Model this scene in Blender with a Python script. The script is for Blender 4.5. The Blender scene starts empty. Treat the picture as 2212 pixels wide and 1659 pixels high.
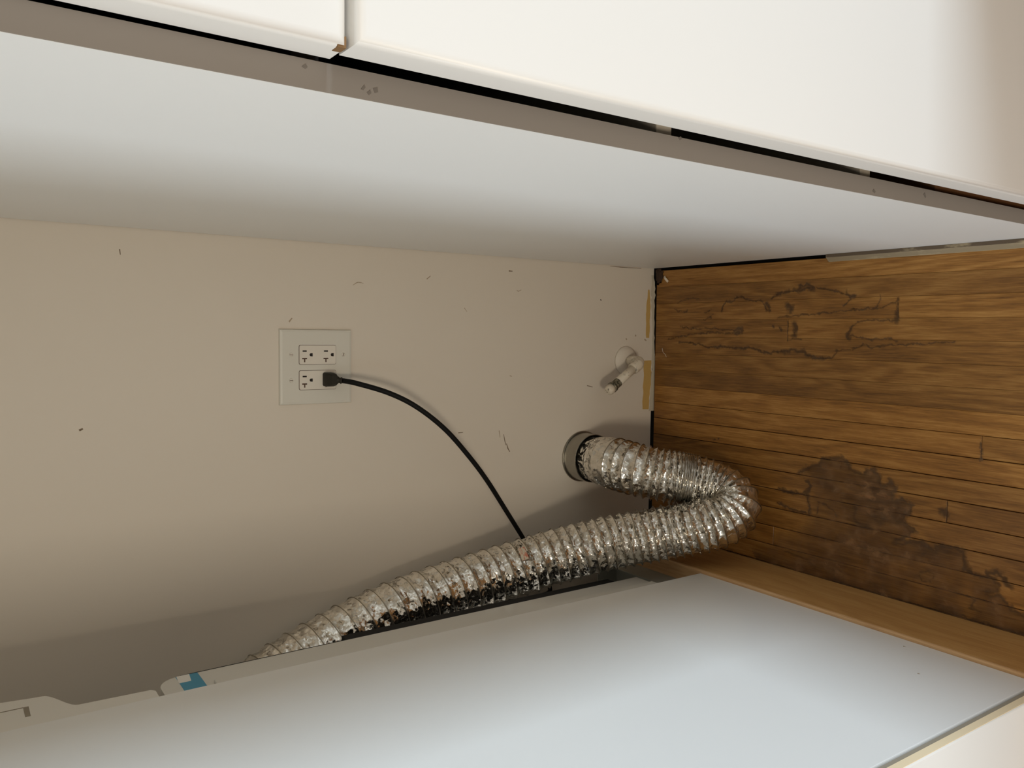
import bpy, bmesh, math, random
import numpy as np
from mathutils import Vector, Matrix, noise
random.seed(7); rng = np.random.default_rng(7)
S = bpy.context.scene
COL = S.collection

# ------------------------------------------------------------------ camera
CAM_R = [[0.012953536763590581, 0.9980183906514357, 0.06157513951938956],
         [-0.5715622467274526, 0.057918520658063674, -0.8185120909801199],
         [-0.8204564607589978, -0.024591398624304275, 0.5711798833226882]]
CAM_C = (-0.1549692452169965, -1.3803305142949387, 1.3669484545677746)
F_PX = 1765.32
cd = bpy.data.cameras.new('camera'); cam = bpy.data.objects.new('camera', cd); COL.objects.link(cam)
m4 = Matrix([CAM_R[0] + [CAM_C[0]], CAM_R[1] + [CAM_C[1]], CAM_R[2] + [CAM_C[2]], [0, 0, 0, 1]])
cam.matrix_world = m4
cd.sensor_fit = 'HORIZONTAL'; cd.sensor_width = 36.0; cd.lens = F_PX / 2212 * 36.0
cd.clip_start = 0.02; cd.clip_end = 50
S.camera = cam

# ------------------------------------------------------------------ world and lights
w = bpy.data.worlds.new('room_light'); S.world = w; w.use_nodes = True
bg = w.node_tree.nodes['Background']
bg.inputs[0].default_value = (1.0, 0.88, 0.72, 1); bg.inputs[1].default_value = 0.31
def area(name, loc, target, sx, sy, energy, col):
    l = bpy.data.lights.new(name, 'AREA'); l.shape = 'RECTANGLE'; l.size = sx; l.size_y = sy
    l.energy = energy; l.color = col
    o = bpy.data.objects.new(name, l); COL.objects.link(o); o.location = loc
    d = Vector(target) - Vector(loc); o.rotation_euler = d.to_track_quat('-Z', 'Y').to_euler()
    return o
area('left_window_daylight', (-3.3, -2.75, 1.45), (0, -0.75, 0.8), 1.15, 1.7, 62, (0.76, 0.88, 1.0))
area('right_window_daylight', (4.0, -3.45, 1.15), (-0.3, -0.75, 0.7), 1.5, 0.8, 235, (0.70, 0.85, 1.0))
area('room_lamp_light', (-0.70, -2.15, 1.35), (-0.42, -0.4, 0.55), 0.26, 0.26, 9.6, (1.0, 0.87, 0.70))
S.view_settings.view_transform = 'Standard'; S.view_settings.look = 'None'
S.view_settings.gamma = 1.0; S.view_settings.use_curve_mapping = False
S.view_settings.exposure = 0.0

# ------------------------------------------------------------------ material helpers
def srgb(r, g, b):
    f = lambda c: (c / 255 / 12.92) if c / 255 <= 0.04045 else ((c / 255 + 0.055) / 1.055) ** 2.4
    return (f(r), f(g), f(b), 1)
class NT:
    def __init__(s, name):
        s.m = bpy.data.materials.new(name); s.m.use_nodes = True
        s.t = s.m.node_tree; s.b = s.t.nodes['Principled BSDF']; s.out = s.t.nodes['Material Output']
    def n(s, typ, **kw):
        x = s.t.nodes.new(typ)
        for k, v in kw.items(): setattr(x, k, v)
        return x
    def l(s, a, b): s.t.links.new(a, b)
    def noise(s, vec, scale, detail=4, rough=0.55, dist=0.0):
        x = s.n('ShaderNodeTexNoise'); x.inputs['Scale'].default_value = scale
        x.inputs['Detail'].default_value = detail; x.inputs['Roughness'].default_value = rough
        x.inputs['Distortion'].default_value = dist
        if vec is not None: s.l(vec, x.inputs['Vector'])
        return x.outputs['Fac']
    def ramp(s, fac, stops):
        x = s.n('ShaderNodeValToRGB'); e = x.color_ramp.elements
        while len(e) < len(stops): e.new(0.5)
        for i, (p, c) in enumerate(stops): e[i].position = p; e[i].color = c
        s.l(fac, x.inputs[0]); return x.outputs[0]
    def mix(s, fac, a, b, blend='MIX'):
        x = s.n('ShaderNodeMix', data_type='RGBA', blend_type=blend)
        for sock, v in ((x.inputs[0], fac), (x.inputs[6], a), (x.inputs[7], b)):
            if isinstance(v, (int, float)): sock.default_value = v
            elif isinstance(v, tuple): sock.default_value = v
            else: s.l(v, sock)
        return x.outputs[2]
    def math(s, op, a, b=0.0):
        x = s.n('ShaderNodeMath', operation=op)
        for sock, v in ((x.inputs[0], a), (x.inputs[1], b)):
            if isinstance(v, (int, float)): sock.default_value = v
            else: s.l(v, sock)
        return x.outputs[0]
    def bump(s, h, strength, dist=0.001):
        x = s.n('ShaderNodeBump'); x.inputs['Strength'].default_value = strength
        x.inputs['Distance'].default_value = dist; s.l(h, x.inputs['Height'])
        s.l(x.outputs[0], s.b.inputs['Normal'])
    def pos(s): return s.n('ShaderNodeNewGeometry').outputs['Position']
    def mapped(s, vec, scale=(1, 1, 1), loc=(0, 0, 0)):
        x = s.n('ShaderNodeMapping'); x.inputs['Scale'].default_value = scale; x.inputs['Location'].default_value = loc
        s.l(vec, x.inputs[0]); return x.outputs[0]

def painted(name, col, rough=0.5, var=0.06, bscale=180, bstr=0.08, spec=0.5):
    t = NT(name); p = t.pos()
    n1 = t.noise(p, 2.3, 3)
    dark = tuple(c * (1 - var) for c in col[:3]) + (1,)
    t.l(t.mix(n1, dark, col), t.b.inputs['Base Color'])
    t.b.inputs['Roughness'].default_value = rough
    t.b.inputs['Specular IOR Level'].default_value = spec
    t.bump(t.noise(p, bscale, 3), bstr, 0.0006)
    return t.m

MAT = {}
MAT['wall'] = painted('wall_paint', srgb(220, 211, 197), 0.6, 0.05, 260, 0.15)
MAT['ceiling'] = painted('ceiling_paint', srgb(232, 226, 214), 0.8, 0.03)
MAT['panel'] = painted('cabinet_panel_paint', srgb(232, 231, 227), 0.42, 0.03, 120, 0.05)
MAT['door'] = painted('cabinet_door_paint', srgb(229, 225, 218), 0.38, 0.02, 90, 0.04)
MAT['edge'] = painted('panel_edge_band', srgb(139, 130, 120), 0.55, 0.10, 150, 0.1)
MAT['enamel'] = painted('appliance_enamel', srgb(230, 229, 224), 0.30, 0.02, 300, 0.03)
MAT['enamel_rear'] = painted('appliance_rear_enamel', srgb(215, 212, 203), 0.25, 0.03, 300, 0.03)
MAT['plastic'] = painted('white_plastic', srgb(228, 224, 214), 0.4, 0.02, 300, 0.02)
MAT['groove'] = painted('grey_gasket', srgb(150, 140, 122), 0.7, 0.1)
MAT['cream'] = painted('yellowed_edge', srgb(240, 220, 182), 0.5, 0.06)
MAT['plate'] = painted('outlet_plate', srgb(214, 211, 200), 0.45, 0.02, 500, 0.06)
MAT['recept'] = painted('receptacle_plastic', srgb(222, 216, 204), 0.35, 0.02, 500, 0.02)
MAT['slot'] = painted('socket_slot', srgb(28, 20, 16), 0.8, 0.0)
MAT['slot_brown'] = painted('socket_slot_brown', srgb(84, 62, 50), 0.8, 0.0)
MAT['plug'] = painted('plug_rubber', srgb(40, 37, 29), 0.6, 0.2, 400, 0.1, 0.3)
MAT['cable'] = painted('cable_rubber', srgb(10, 10, 9), 0.6, 0.1, 500, 0.05, 0.2)
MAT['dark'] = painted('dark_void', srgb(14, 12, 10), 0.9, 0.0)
MAT['tape'] = painted('blue_tape', srgb(74, 150, 180), 0.6, 0.08)
MAT['sticker'] = painted('white_sticker', srgb(235, 232, 224), 0.6, 0.02)
MAT['mdf'] = painted('chipped_mdf', srgb(134, 100, 62), 0.9, 0.3, 600, 0.4)
MAT['paper'] = painted('paper_scrap', srgb(226, 214, 196), 0.8, 0.1)
MAT['lint'] = painted('grey_lint', srgb(70, 50, 34), 0.95, 0.5, 500, 0.6)
MAT['scuff'] = painted('scuff_mark', srgb(178, 160, 136), 0.8, 0.2)
MAT['edge_scuff'] = painted('edge_scuff', srgb(116, 107, 97), 0.7, 0.2)
MAT['scuff_dark'] = painted('dark_scuff_mark', srgb(126, 108, 86), 0.8, 0.2)
MAT['glue'] = painted('old_glue', srgb(206, 170, 100), 0.7, 0.25, 300, 0.3)
MAT['torn'] = painted('torn_paint_edge', srgb(205, 196, 176), 0.8, 0.25, 300, 0.5)
MAT['shelf'] = painted('shelf_board', srgb(214, 205, 190), 0.6, 0.04)
MAT['inside'] = painted('cabinet_inside_shade', srgb(70, 62, 54), 0.7, 0.1)  # dark colour carries the shade of the closed cabinet
MAT['brown_box'] = painted('brown_card', srgb(150, 104, 64), 0.8, 0.2)
MAT['tray'] = painted('galvanised_tray', srgb(176, 176, 166), 0.45, 0.3, 80, 0.1)

def pipe_paint():
    t = NT('painted_pipe'); p = t.pos()
    f = t.ramp(t.noise(p, 170, 4, 0.6), [(0.60, (0, 0, 0, 1)), (0.66, (1, 1, 1, 1))])
    t.l(t.mix(f, srgb(214, 203, 184), srgb(104, 96, 80)), t.b.inputs['Base Color'])
    t.b.inputs['Roughness'].default_value = 0.45
    t.bump(t.noise(p, 220, 3), 0.4, 0.001); return t.m
MAT['pipe'] = pipe_paint()
def thread_metal():
    t = NT('dirty_pipe_thread'); p = t.pos()
    c = t.ramp(t.noise(p, 240, 4), [(0.4, srgb(62, 62, 50)), (0.62, srgb(150, 142, 120))])
    t.l(c, t.b.inputs['Base Color']); t.b.inputs['Roughness'].default_value = 0.5
    t.b.inputs['Metallic'].default_value = 0.4
    t.bump(t.noise(p, 300, 3), 0.5, 0.001); return t.m
MAT['thread'] = thread_metal()
def label_paper():
    t = NT('printed_label'); p = t.pos()
    f = t.ramp(t.noise(t.mapped(p, (60, 60, 240)), 1.0, 4, 0.6), [(0.50, (0, 0, 0, 1)), (0.58, (1, 1, 1, 1))])
    t.l(t.mix(f, srgb(214, 204, 182), srgb(206, 130, 104)), t.b.inputs['Base Color'])
    t.b.inputs['Roughness'].default_value = 0.5; return t.m
MAT['label'] = label_paper()

def oak(name, c_dark, c_mid, c_light, rough=0.42, per_object=True, gscale=1.0, rnd=0.35):
    t = NT(name); p = t.pos()
    oi = t.n('ShaderNodeObjectInfo').outputs['Random']
    comb = t.n('ShaderNodeCombineXYZ')
    if per_object:
        t.l(t.math('MULTIPLY', oi, 37.0), comb.inputs[1]); t.l(t.math('MULTIPLY', oi, 11.0), comb.inputs[2])
    va = t.n('ShaderNodeVectorMath', operation='ADD'); t.l(p, va.inputs[0]); t.l(comb.outputs[0], va.inputs[1])
    v = va.outputs[0]
    # cathedral figure: stretched noise folded into bands
    fig = t.noise(t.mapped(v, (14 * gscale, 2.2 * gscale, 14)), 1.0, 2, 0.5, 0.6)
    bands = t.math('SINE', t.math('MULTIPLY', fig, 46.0))
    fine = t.noise(t.mapped(v, (420, 20, 420)), 1.0, 6, 0.7)
    broad = t.noise(t.mapped(v, (22, 1.6, 22)), 1.0, 3, 0.5)
    k = t.math('ADD', t.math('MULTIPLY', t.math('ADD', t.math('MULTIPLY', bands, 0.5), 0.5), 0.13),
               t.math('ADD', t.math('MULTIPLY', fine, 0.75), t.math('MULTIPLY', broad, 0.30)))
    col = t.ramp(k, [(0.34, c_dark), (0.58, c_mid), (0.84, c_light)])
    if per_object:
        tone = t.math('ADD', t.math('MULTIPLY', oi, rnd), 1.0 - rnd * 0.6)
        hs = t.n('ShaderNodeHueSaturation'); t.l(col, hs.inputs['Color']); t.l(tone, hs.inputs['Value'])
        col = hs.outputs[0]
    t.l(col, t.b.inputs['Base Color'])
    t.b.inputs['Roughness'].default_value = rough
    t.bump(fine, 0.12, 0.0006)
    return t.m
MAT['oak'] = oak('oak_strip', srgb(94, 60, 20), srgb(142, 97, 42), srgb(180, 134, 72), rnd=0.40)
MAT['ply'] = oak('platform_plywood', srgb(172, 128, 74), srgb(190, 146, 88), srgb(204, 164, 106), rough=0.55, per_object=False, rnd=0)
MAT['ply_edge'] = oak('platform_edge', srgb(182, 140, 96), srgb(204, 164, 118), srgb(214, 178, 134), rough=0.6, per_object=False, rnd=0)

def stain_mat():
    t = NT('water_stain')
    la = t.n('ShaderNodeAttribute', attribute_name='line').outputs['Fac']
    fa = t.n('ShaderNodeAttribute', attribute_name='fill').outputs['Fac']
    p = t.pos()
    streak = t.noise(t.mapped(p, (140, 16, 1)), 1.0, 5, 0.65)
    blot = t.noise(t.mapped(p, (38, 26, 1)), 1.0, 6, 0.62)
    fcol = t.ramp(blot, [(0.36, srgb(46, 32, 20)), (0.5, srgb(92, 66, 42)), (0.62, srgb(126, 94, 62))])
    fcol = t.mix(t.math('MULTIPLY', t.ramp(streak, [(0.45, (0, 0, 0, 1)), (0.75, (1, 1, 1, 1))]), 0.45), fcol, srgb(160, 110, 62))
    lcol = t.ramp(blot, [(0.35, srgb(42, 29, 18)), (0.65, srgb(92, 70, 48))])
    col = t.mix(la, fcol, lcol); t.l(col, t.b.inputs['Base Color'])
    t.b.inputs['Roughness'].default_value = 0.6
    fmod = t.math('MULTIPLY', fa, t.math('ADD', t.math('MULTIPLY', blot, 1.3), 0.05))
    a = t.math('MAXIMUM', t.math('MULTIPLY', la, t.math('ADD', t.math('MULTIPLY', blot, 0.9), 0.28)), t.math('MINIMUM', fmod, 0.88))
    t.l(a, t.b.inputs['Alpha']); return t.m
MAT['stain'] = stain_mat()

def foil_mat():
    t = NT('crumpled_foil')
    uv = t.n('ShaderNodeUVMap').outputs[0]
    t.b.inputs['Metallic'].default_value = 1.0
    v = uv; n1 = t.noise(v, 60, 3, 0.5)
    def facets(scale, k):
        wv = t.n('ShaderNodeVectorMath', operation='ADD'); t.l(v, wv.inputs[0])
        nz = t.n('ShaderNodeTexNoise'); nz.inputs['Scale'].default_value = scale * 0.6; t.l(v, nz.inputs['Vector'])
        sc = t.n('ShaderNodeVectorMath', operation='SCALE'); sc.inputs['Scale'].default_value = 0.6 / scale; t.l(nz.outputs['Color'], sc.inputs[0])
        t.l(sc.outputs[0], wv.inputs[1])
        vo = t.n('ShaderNodeTexVoronoi', feature='F1'); vo.inputs['Scale'].default_value = scale; t.l(wv.outputs[0], vo.inputs['Vector'])
        d = t.n('ShaderNodeVectorMath', operation='SUBTRACT'); t.l(wv.outputs[0], d.inputs[0]); t.l(vo.outputs['Position'], d.inputs[1])
        c = t.n('ShaderNodeVectorMath', operation='SUBTRACT'); t.l(vo.outputs['Color'], c.inputs[0]); c.inputs[1].default_value = (0.5, 0.5, 0.5)
        dt = t.n('ShaderNodeVectorMath', operation='DOT_PRODUCT'); t.l(d.outputs[0], dt.inputs[0]); t.l(c.outputs[0], dt.inputs[1])
        return t.math('MULTIPLY', dt.outputs['Value'], k)
    h = t.math('ADD', facets(95, 0.62), facets(200, 0.36))
    pr = t.n('ShaderNodeAttribute', attribute_name='slack').outputs['Fac']
    h = t.math('MULTIPLY', h, t.math('ADD', t.math('MULTIPLY', pr, 0.85), 0.15))
    t.bump(h, 1.0, 1.0)
    c = t.ramp(n1, [(0.35, srgb(222, 217, 206)), (0.65, srgb(246, 243, 236))])
    t.l(c, t.b.inputs['Base Color'])
    t.b.inputs['Roughness'].default_value = 0.17
    return t.m
MAT['foil'] = foil_mat()
def metal(name, col, rough):
    t = NT(name); p = t.pos()
    t.l(t.mix(t.noise(p, 40, 3), tuple(c * .75 for c in col[:3]) + (1,), col), t.b.inputs['Base Color'])
    t.b.inputs['Metallic'].default_value = 1.0; t.b.inputs['Roughness'].default_value = rough
    t.bump(t.noise(p, 150, 2), 0.15, 0.001); return t.m
MAT['wire'] = metal('duct_wire', srgb(176, 168, 152), 0.35)
MAT['galv'] = metal('galvanised_pipe', srgb(176, 172, 162), 0.33)
def dark_topped_trim():
    t = NT('dark_topped_strip'); p = t.pos()
    sep = t.n('ShaderNodeSeparateXYZ'); t.l(p, sep.inputs[0])
    nz = t.noise(t.mapped(p, (60, 14, 60)), 1.0, 5, 0.6)
    top = t.ramp(t.n('ShaderNodeNewGeometry').outputs['Normal'], [(0, (0, 0, 0, 1)), (1, (1, 1, 1, 1))])
    s2 = t.n('ShaderNodeSeparateXYZ'); t.l(t.n('ShaderNodeNewGeometry').outputs['True Normal'], s2.inputs[0])
    f = t.math('MULTIPLY', s2.outputs[2], t.ramp(nz, [(0.30, (0.2, 0.2, 0.2, 1)), (0.45, (1, 1, 1, 1))]))
    t.l(t.mix(f, srgb(196, 180, 146), srgb(92, 78, 62)), t.b.inputs['Base Color'])  # darker on upward faces, in uneven patches
    t.b.inputs['Roughness'].default_value = 0.8; return t.m
MAT['strip'] = dark_topped_trim()

# ------------------------------------------------------------------ geometry helpers
def link(name, me, mat, parent=None, smooth=False):
    o = bpy.data.objects.new(name, me); COL.objects.link(o)
    if mat is not None: me.materials.append(mat if not isinstance(mat, str) else MAT[mat])
    if parent: o.parent = parent
    if smooth:
        for p in me.polygons: p.use_smooth = True
    return o
def from_bm(name, bm, mat, parent=None, smooth=False):
    bmesh.ops.recalc_face_normals(bm, faces=bm.faces)
    me = bpy.data.meshes.new(name); bm.to_mesh(me); bm.free()
    return link(name, me, mat, parent, smooth)
def box_bm(x0, x1, y0, y1, z0, z1, bev=0.0, seg=2, bm=None):
    own = bm is None
    b = bmesh.new()
    vs = [b.verts.new((x, y, z)) for x in (x0, x1) for y in (y0, y1) for z in (z0, z1)]
    for f in ((0, 1, 3, 2), (4, 6, 7, 5), (0, 4, 5, 1), (2, 3, 7, 6), (0, 2, 6, 4), (1, 5, 7, 3)):
        b.faces.new([vs[i] for i in f])
    bmesh.ops.recalc_face_normals(b, faces=b.faces)
    if bev: bmesh.ops.bevel(b, geom=list(b.edges), offset=bev, segments=seg, profile=0.5, affect='EDGES')
    if own: return b
    me = bpy.data.meshes.new('tmp'); b.to_mesh(me); b.free(); bm.from_mesh(me); bpy.data.meshes.remove(me); return bm
def box(name, x0, x1, y0, y1, z0, z1, mat, parent=None, bev=0.0, seg=2):
    return from_bm(name, box_bm(x0, x1, y0, y1, z0, z1, bev, seg), mat, parent)
def empty(name, loc, label, cat, group=None):
    o = bpy.data.objects.new(name, None); COL.objects.link(o); o.empty_display_size = 0.05
    o['label'] = label; o['category'] = cat
    if group: o['group'] = group
    return o
def tag(o, label, cat, group=None):
    o['label'] = label; o['category'] = cat
    if group: o['group'] = group
    return o
def struct(o): o['kind'] = 'structure'; return o
def catmull(pts, n):
    P = np.array([pts[0]] + list(pts) + [pts[-1]], float); out = []
    P[0] = 2 * P[1] - P[2]; P[-1] = 2 * P[-2] - P[-3]
    for i in range(1, len(P) - 2):
        p0, p1, p2, p3 = P[i - 1:i + 3]
        for k in range(n):
            t = k / n
            out.append(0.5 * ((2 * p1) + (-p0 + p2) * t + (2 * p0 - 5 * p1 + 4 * p2 - p3) * t * t + (-p0 + 3 * p1 - 3 * p2 + p3) * t ** 3))
    out.append(P[-2]); return np.array(out)
def resample(c, step=None, n=None):
    d = np.r_[0, np.cumsum(np.linalg.norm(np.diff(c, axis=0), axis=1))]
    if n is None: n = max(2, int(d[-1] / step) + 1)
    s = np.linspace(0, d[-1], n)
    return np.stack([np.interp(s, d, c[:, i]) for i in range(3)], 1), s
def frames(c):
    T = np.gradient(c, axis=0); T /= np.linalg.norm(T, axis=1)[:, None]
    ref = np.array([1.0, 0, 0])
    if abs(T[0] @ ref) > .9: ref = np.array([0, 0, 1.0])
    N = [np.cross(T[0], ref)]; N[0] /= np.linalg.norm(N[0])
    for i in range(1, len(c)):
        v = N[-1] - T[i] * (N[-1] @ T[i]); N.append(v / np.linalg.norm(v))
    N = np.array(N); return T, N, np.cross(T, N)
def tube(name, c, rad, mat, parent=None, seg=14, cap=True):
    c = np.asarray(c, float); T, N, B = frames(c)
    rad = np.broadcast_to(np.asarray(rad, float), (len(c),))
    th = np.linspace(0, 2 * np.pi, seg, endpoint=False)
    V = c[:, None] + rad[:, None, None] * (np.cos(th)[None, :, None] * N[:, None] + np.sin(th)[None, :, None] * B[:, None])
    V = V.reshape(-1, 3).tolist(); F = []
    for i in range(len(c) - 1):
        for j in range(seg):
            k = (j + 1) % seg; F.append((i * seg + j, i * seg + k, (i + 1) * seg + k, (i + 1) * seg + j))
    if cap: F.append(tuple(range(seg))[::-1]); F.append(tuple((len(c) - 1) * seg + j for j in range(seg)))
    me = bpy.data.meshes.new(name); me.from_pydata(V, [], F); me.update()
    return link(name, me, mat, parent, True)
def lathe(name, axis_pts, mat, parent=None, seg=32):
    """axis_pts: list of (point along axis (3-vector), radius) on a straight axis"""
    c = np.array([p for p, r in axis_pts], float); r = [q for p, q in axis_pts]
    d = c[-1] - c[0]; d /= np.linalg.norm(d)
    ref = np.array([0, 0, 1.0]) if abs(d[2]) < .9 else np.array([1.0, 0, 0])
    N = np.cross(d, ref); N /= np.linalg.norm(N); B = np.cross(d, N)
    V = []; F = []
    for p, q in zip(c, r):
        for j in range(seg):
            a = 2 * math.pi * j / seg; V.append(tuple(p + q * (math.cos(a) * N + math.sin(a) * B)))
    for i in range(len(c) - 1):
        for j in range(seg):
            k = (j + 1) % seg; F.append((i * seg + j, i * seg + k, (i + 1) * seg + k, (i + 1) * seg + j))
    F.append(tuple(range(seg))[::-1]); F.append(tuple((len(c) - 1) * seg + j for j in range(seg)))
    me = bpy.data.meshes.new(name); me.from_pydata(V, [], F); me.update()
    o = link(name, me, mat, parent, True)
    o.data.polygons[-1].use_smooth = False; o.data.polygons[-2].use_smooth = False
    return o
def prism(name, pts2, axis, a0, a1, mat, parent=None):
    """extrude a 2-D outline along axis ('x','y','z') from a0 to a1"""
    def mk(p, a): return {'x': (a, p[0], p[1]), 'y': (p[0], a, p[1]), 'z': (p[0], p[1], a)}[axis]
    n = len(pts2); V = [mk(p, a0) for p in pts2] + [mk(p, a1) for p in pts2]
    F = [tuple(range(n)), tuple(range(n, 2 * n))[::-1]] + [(i, (i + 1) % n, n + (i + 1) % n, n + i) for i in range(n)]
    bm = bmesh.new(); vs = [bm.verts.new(v) for v in V]
    for f in F: bm.faces.new([vs[i] for i in f])
    return from_bm(name, bm, mat, parent)
# a pixel of the reference frame -> the point where its ray meets a plane (used once, to survey marks lying on floor and walls)
_R = np.array(CAM_R); _C = np.array(CAM_C)
def survey(u, v, ax, val):
    d = _R @ np.array([(u - 1106) / F_PX, -(v - 829.5) / F_PX, -1.0]); return _C + d * ((val - _C[ax]) / d[ax])

# ------------------------------------------------------------------ the setting
HOLE = (-0.423, 0.213, 0.0545)        # duct hole in the back wall: x, z, radius
def build_wall():
    x0, x1, z0, z1 = -2.4, 1.6, 0.0055, 2.5
    cx, cz, r = HOLE; s = 0.075; n = 48
    V = []; F = []
    def v(x, y, z): V.append((x, y, z)); return len(V) - 1
    xs = [x0, cx - s, cx + s, x1]; zs = [z0, cz - s, cz + s, z1]
    g = [[v(x, 0, z) for z in zs] for x in xs]
    for i in range(3):
        for j in range(3):
            if (i, j) != (1, 1): F.append((g[i][j], g[i + 1][j], g[i + 1][j + 1], g[i][j + 1]))
    ring, sq, deep = [], [], []
    for k in range(n):
        a = 2 * math.pi * k / n; ca, sa = math.cos(a), math.sin(a)
        m = s / max(abs(ca), abs(sa))
        wob = r * (1 + 0.012 * math.sin(5 * a) + 0.008 * math.sin(11 * a + 1))
        ring.append(v(cx + wob * ca, 0, cz + wob * sa)); sq.append(v(cx + m * ca, 0, cz + m * sa))
        deep.append(v(cx + wob * ca, 0.05, cz + wob * sa))
    for k in range(n):
        l = (k + 1) % n
        F.append((ring[k], ring[l], sq[l], sq[k])); F.append((ring[k], deep[k], deep[l], ring[l]))
    F.append(tuple(deep))
    # bottom edge and rear of the board
    b0, b1, b2, b3 = v(x0, 0.06, z0), v(x1, 0.06, z0), v(x1, 0.06, z1), v(x0, 0.06, z1)
    F += [(b0, b1, b2, b3), (b0, b3, g[0][3], g[0][0]), (b1, g[3][0], g[3][3], b2)]
    F.append((g[0][0], g[1][0], g[2][0], g[3][0], b1, b0)); F.append((g[0][3], b3, b2, g[3][3], g[2][3], g[1][3]))
    me = bpy.data.meshes.new('wall_back'); me.from_pydata(V, [], F); me.update()
    bm = bmesh.new(); bm.from_mesh(me); bmesh.ops.remove_doubles(bm, verts=bm.verts, dist=1e-5)
    bmesh.ops.recalc_face_normals(bm, faces=bm.faces); bm.to_mesh(me); bm.free()
    return struct(link('wall_back', me, 'wall'))
wall = build_wall()
struct(box('added_shade_box', -0.63, -0.002, -0.32, -0.0005, 1.62, 2.499, 'wall'))   # unseen box added above the nook to shade the upper wall
# unseen wall with an opening, added to cut off the right daylight low down
wr = struct(box('light_cut_wall', 0.75, 0.85, -3.2, -0.93, 0.0, 0.55, 'wall'))
box('light_cut_top', 0.75, 0.85, -3.2, -0.93, 2.05, 2.5, 'wall', wr)
box('light_cut_side', 0.75, 0.85, -1.02, -0.93, 0.55, 2.05, 'wall', wr)
box('light_cut_side', 0.75, 0.85, -3.2, -3.0, 0.55, 2.05, 'wall', wr)
struct(box('ceiling', -2.4, 1.6, -3.2, 0.06, 2.5, 2.54, 'ceiling'))
floor = struct(box('floor', -2.4, 1.6, -3.2, 0.06, -0.04, -0.014, 'dark'))

# oak strip floor: every strip is its own board, with real joints
PW = 0.0379; X_SEAM = -0.3468
def plank(x0, x1, y0, y1, gap, dz):
    bm = bmesh.new(); e = 0.0007 if gap > 0.001 else 0.0003; z = dz
    xa, xb, ya, yb = x0 + gap / 2, x1 - gap / 2, y0 + 0.0004, y1 - 0.0004
    lo = [bm.verts.new((x, y, -0.014)) for x, y in ((xa, ya), (xb, ya), (xb, yb), (xa, yb))]
    mi = [bm.verts.new((x, y, z - e)) for x, y in ((xa, ya), (xb, ya), (xb, yb), (xa, yb))]
    hi = [bm.verts.new((x, y, z)) for x, y in ((xa + e, ya + e), (xb - e, ya + e), (xb - e, yb - e), (xa + e, yb - e))]
    bm.faces.new(hi); bm.faces.new(lo[::-1])
    for A, B in ((lo, mi), (mi, hi)):
        for i in range(4): bm.faces.new((A[i], A[(i + 1) % 4], B[(i + 1) % 4], B[i]))
    return from_bm('plank', bm, 'oak', floor)
JOINTS = {0: [-0.742], 1: [-1.05], -1: [-1.1], -2: [-0.90], -3: [-0.692], -4: [-1.2], -5: [-0.95], -6: [-0.35, -1.3],
          6: [-0.593], 5: [-0.367, -1.25], 4: [-1.0], 3: [-1.4], 2: [-0.98], 7: [-1.15], 8: [-0.85]}
for k in range(-30, 34):
    xa = X_SEAM + k * PW; xb = xa + PW
    if xb > 1.5: continue
    js = sorted(JOINTS.get(k, [-0.5 - ((k * 37) % 60) / 60.0]) + [-1.75 - ((k * 23) % 40) / 60.0])
    ys = [-2.9] + js + [-0.0042]
    if k >= 9: ys = [y for y in ys if y < -0.5] + [-0.46]
    gap = 0.0013 if k <= 0 else 0.0003
    for a, b in zip(ys[:-1], ys[1:]):
        plank(xa, xb, a, b, gap, -0.0003 * random.random())

# loose wooden strip nailed along the cabinet foot
strip_pts = [(-0.0002, 0.0), (-0.0135, 0.0), (-0.0135, 0.003), (-0.0062, 0.0125), (-0.0002, 0.0130)]
struct(prism('trim_1', strip_pts, 'y', -0.874, -0.455, 'strip'))

# traces on the wall: old glue patches, torn paint, scuffs
def ribbon(name, pts, widths, mat, parent, plane, off, jitter=0.0):
    """thin flat mark following a polyline on the wall (plane 'y'), cabinet side ('x') or floor ('z')"""
    pts = np.array(pts, float)
    if len(pts) > 2:
        c3 = np.c_[pts, np.zeros(len(pts))]; c3 = catmull(c3, 5)[:, :2]
        widths = np.interp(np.linspace(0, 1, len(c3)), np.linspace(0, 1, len(widths)), widths); pts = c3
    widths = np.asarray(widths, float)
    T = np.gradient(pts, axis=0); T /= np.linalg.norm(T, axis=1)[:, None] + 1e-9
    Nn = np.c_[-T[:, 1], T[:, 0]]
    h = 0.5 * widths[:, None] * (1 + jitter * rng.uniform(-1, 1, (len(pts), 2)))
    L = pts + Nn * h[:, :1]; Rr = pts - Nn * h[:, 1:]
    def mk(p): return {'y': (p[0], off, p[1]), 'x': (off, p[0], p[1]), 'z': (p[0], p[1], off)}[plane]
    V = [mk(p) for p in L] + [mk(p) for p in Rr]; n = len(pts)
    F = [(i, i + 1, n + i + 1, n + i) for i in range(n - 1)]
    bm = bmesh.new(); vs = [bm.verts.new(v) for v in V]
    for f in F: bm.faces.new([vs[i] for i in f])
    r = bmesh.ops.extrude_face_region(bm, geom=list(bm.faces))
    d = {'y': (0, -0.0003, 0), 'x': (-0.0003, 0, 0), 'z': (0, 0, 0.0003)}[plane]
    bmesh.ops.translate(bm, vec=d, verts=[g for g in r['geom'] if isinstance(g, bmesh.types.BMVert)])
    return from_bm(name, bm, mat, parent)
def wall_px(pix): return [tuple(survey(u, v, 1, 0.0)[[0, 2]]) for u, v in pix]
z7 = lambda L: [(1200 + a / 4.608, 540 + b / 4.608) for a, b in L]
ribbon('glue_patch', wall_px(z7([(915, 1100), (915, 1250), (905, 1400), (895, 1585)])), [.023, .024, .022, .020], 'glue', wall, 'y', 0, .12)
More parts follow.
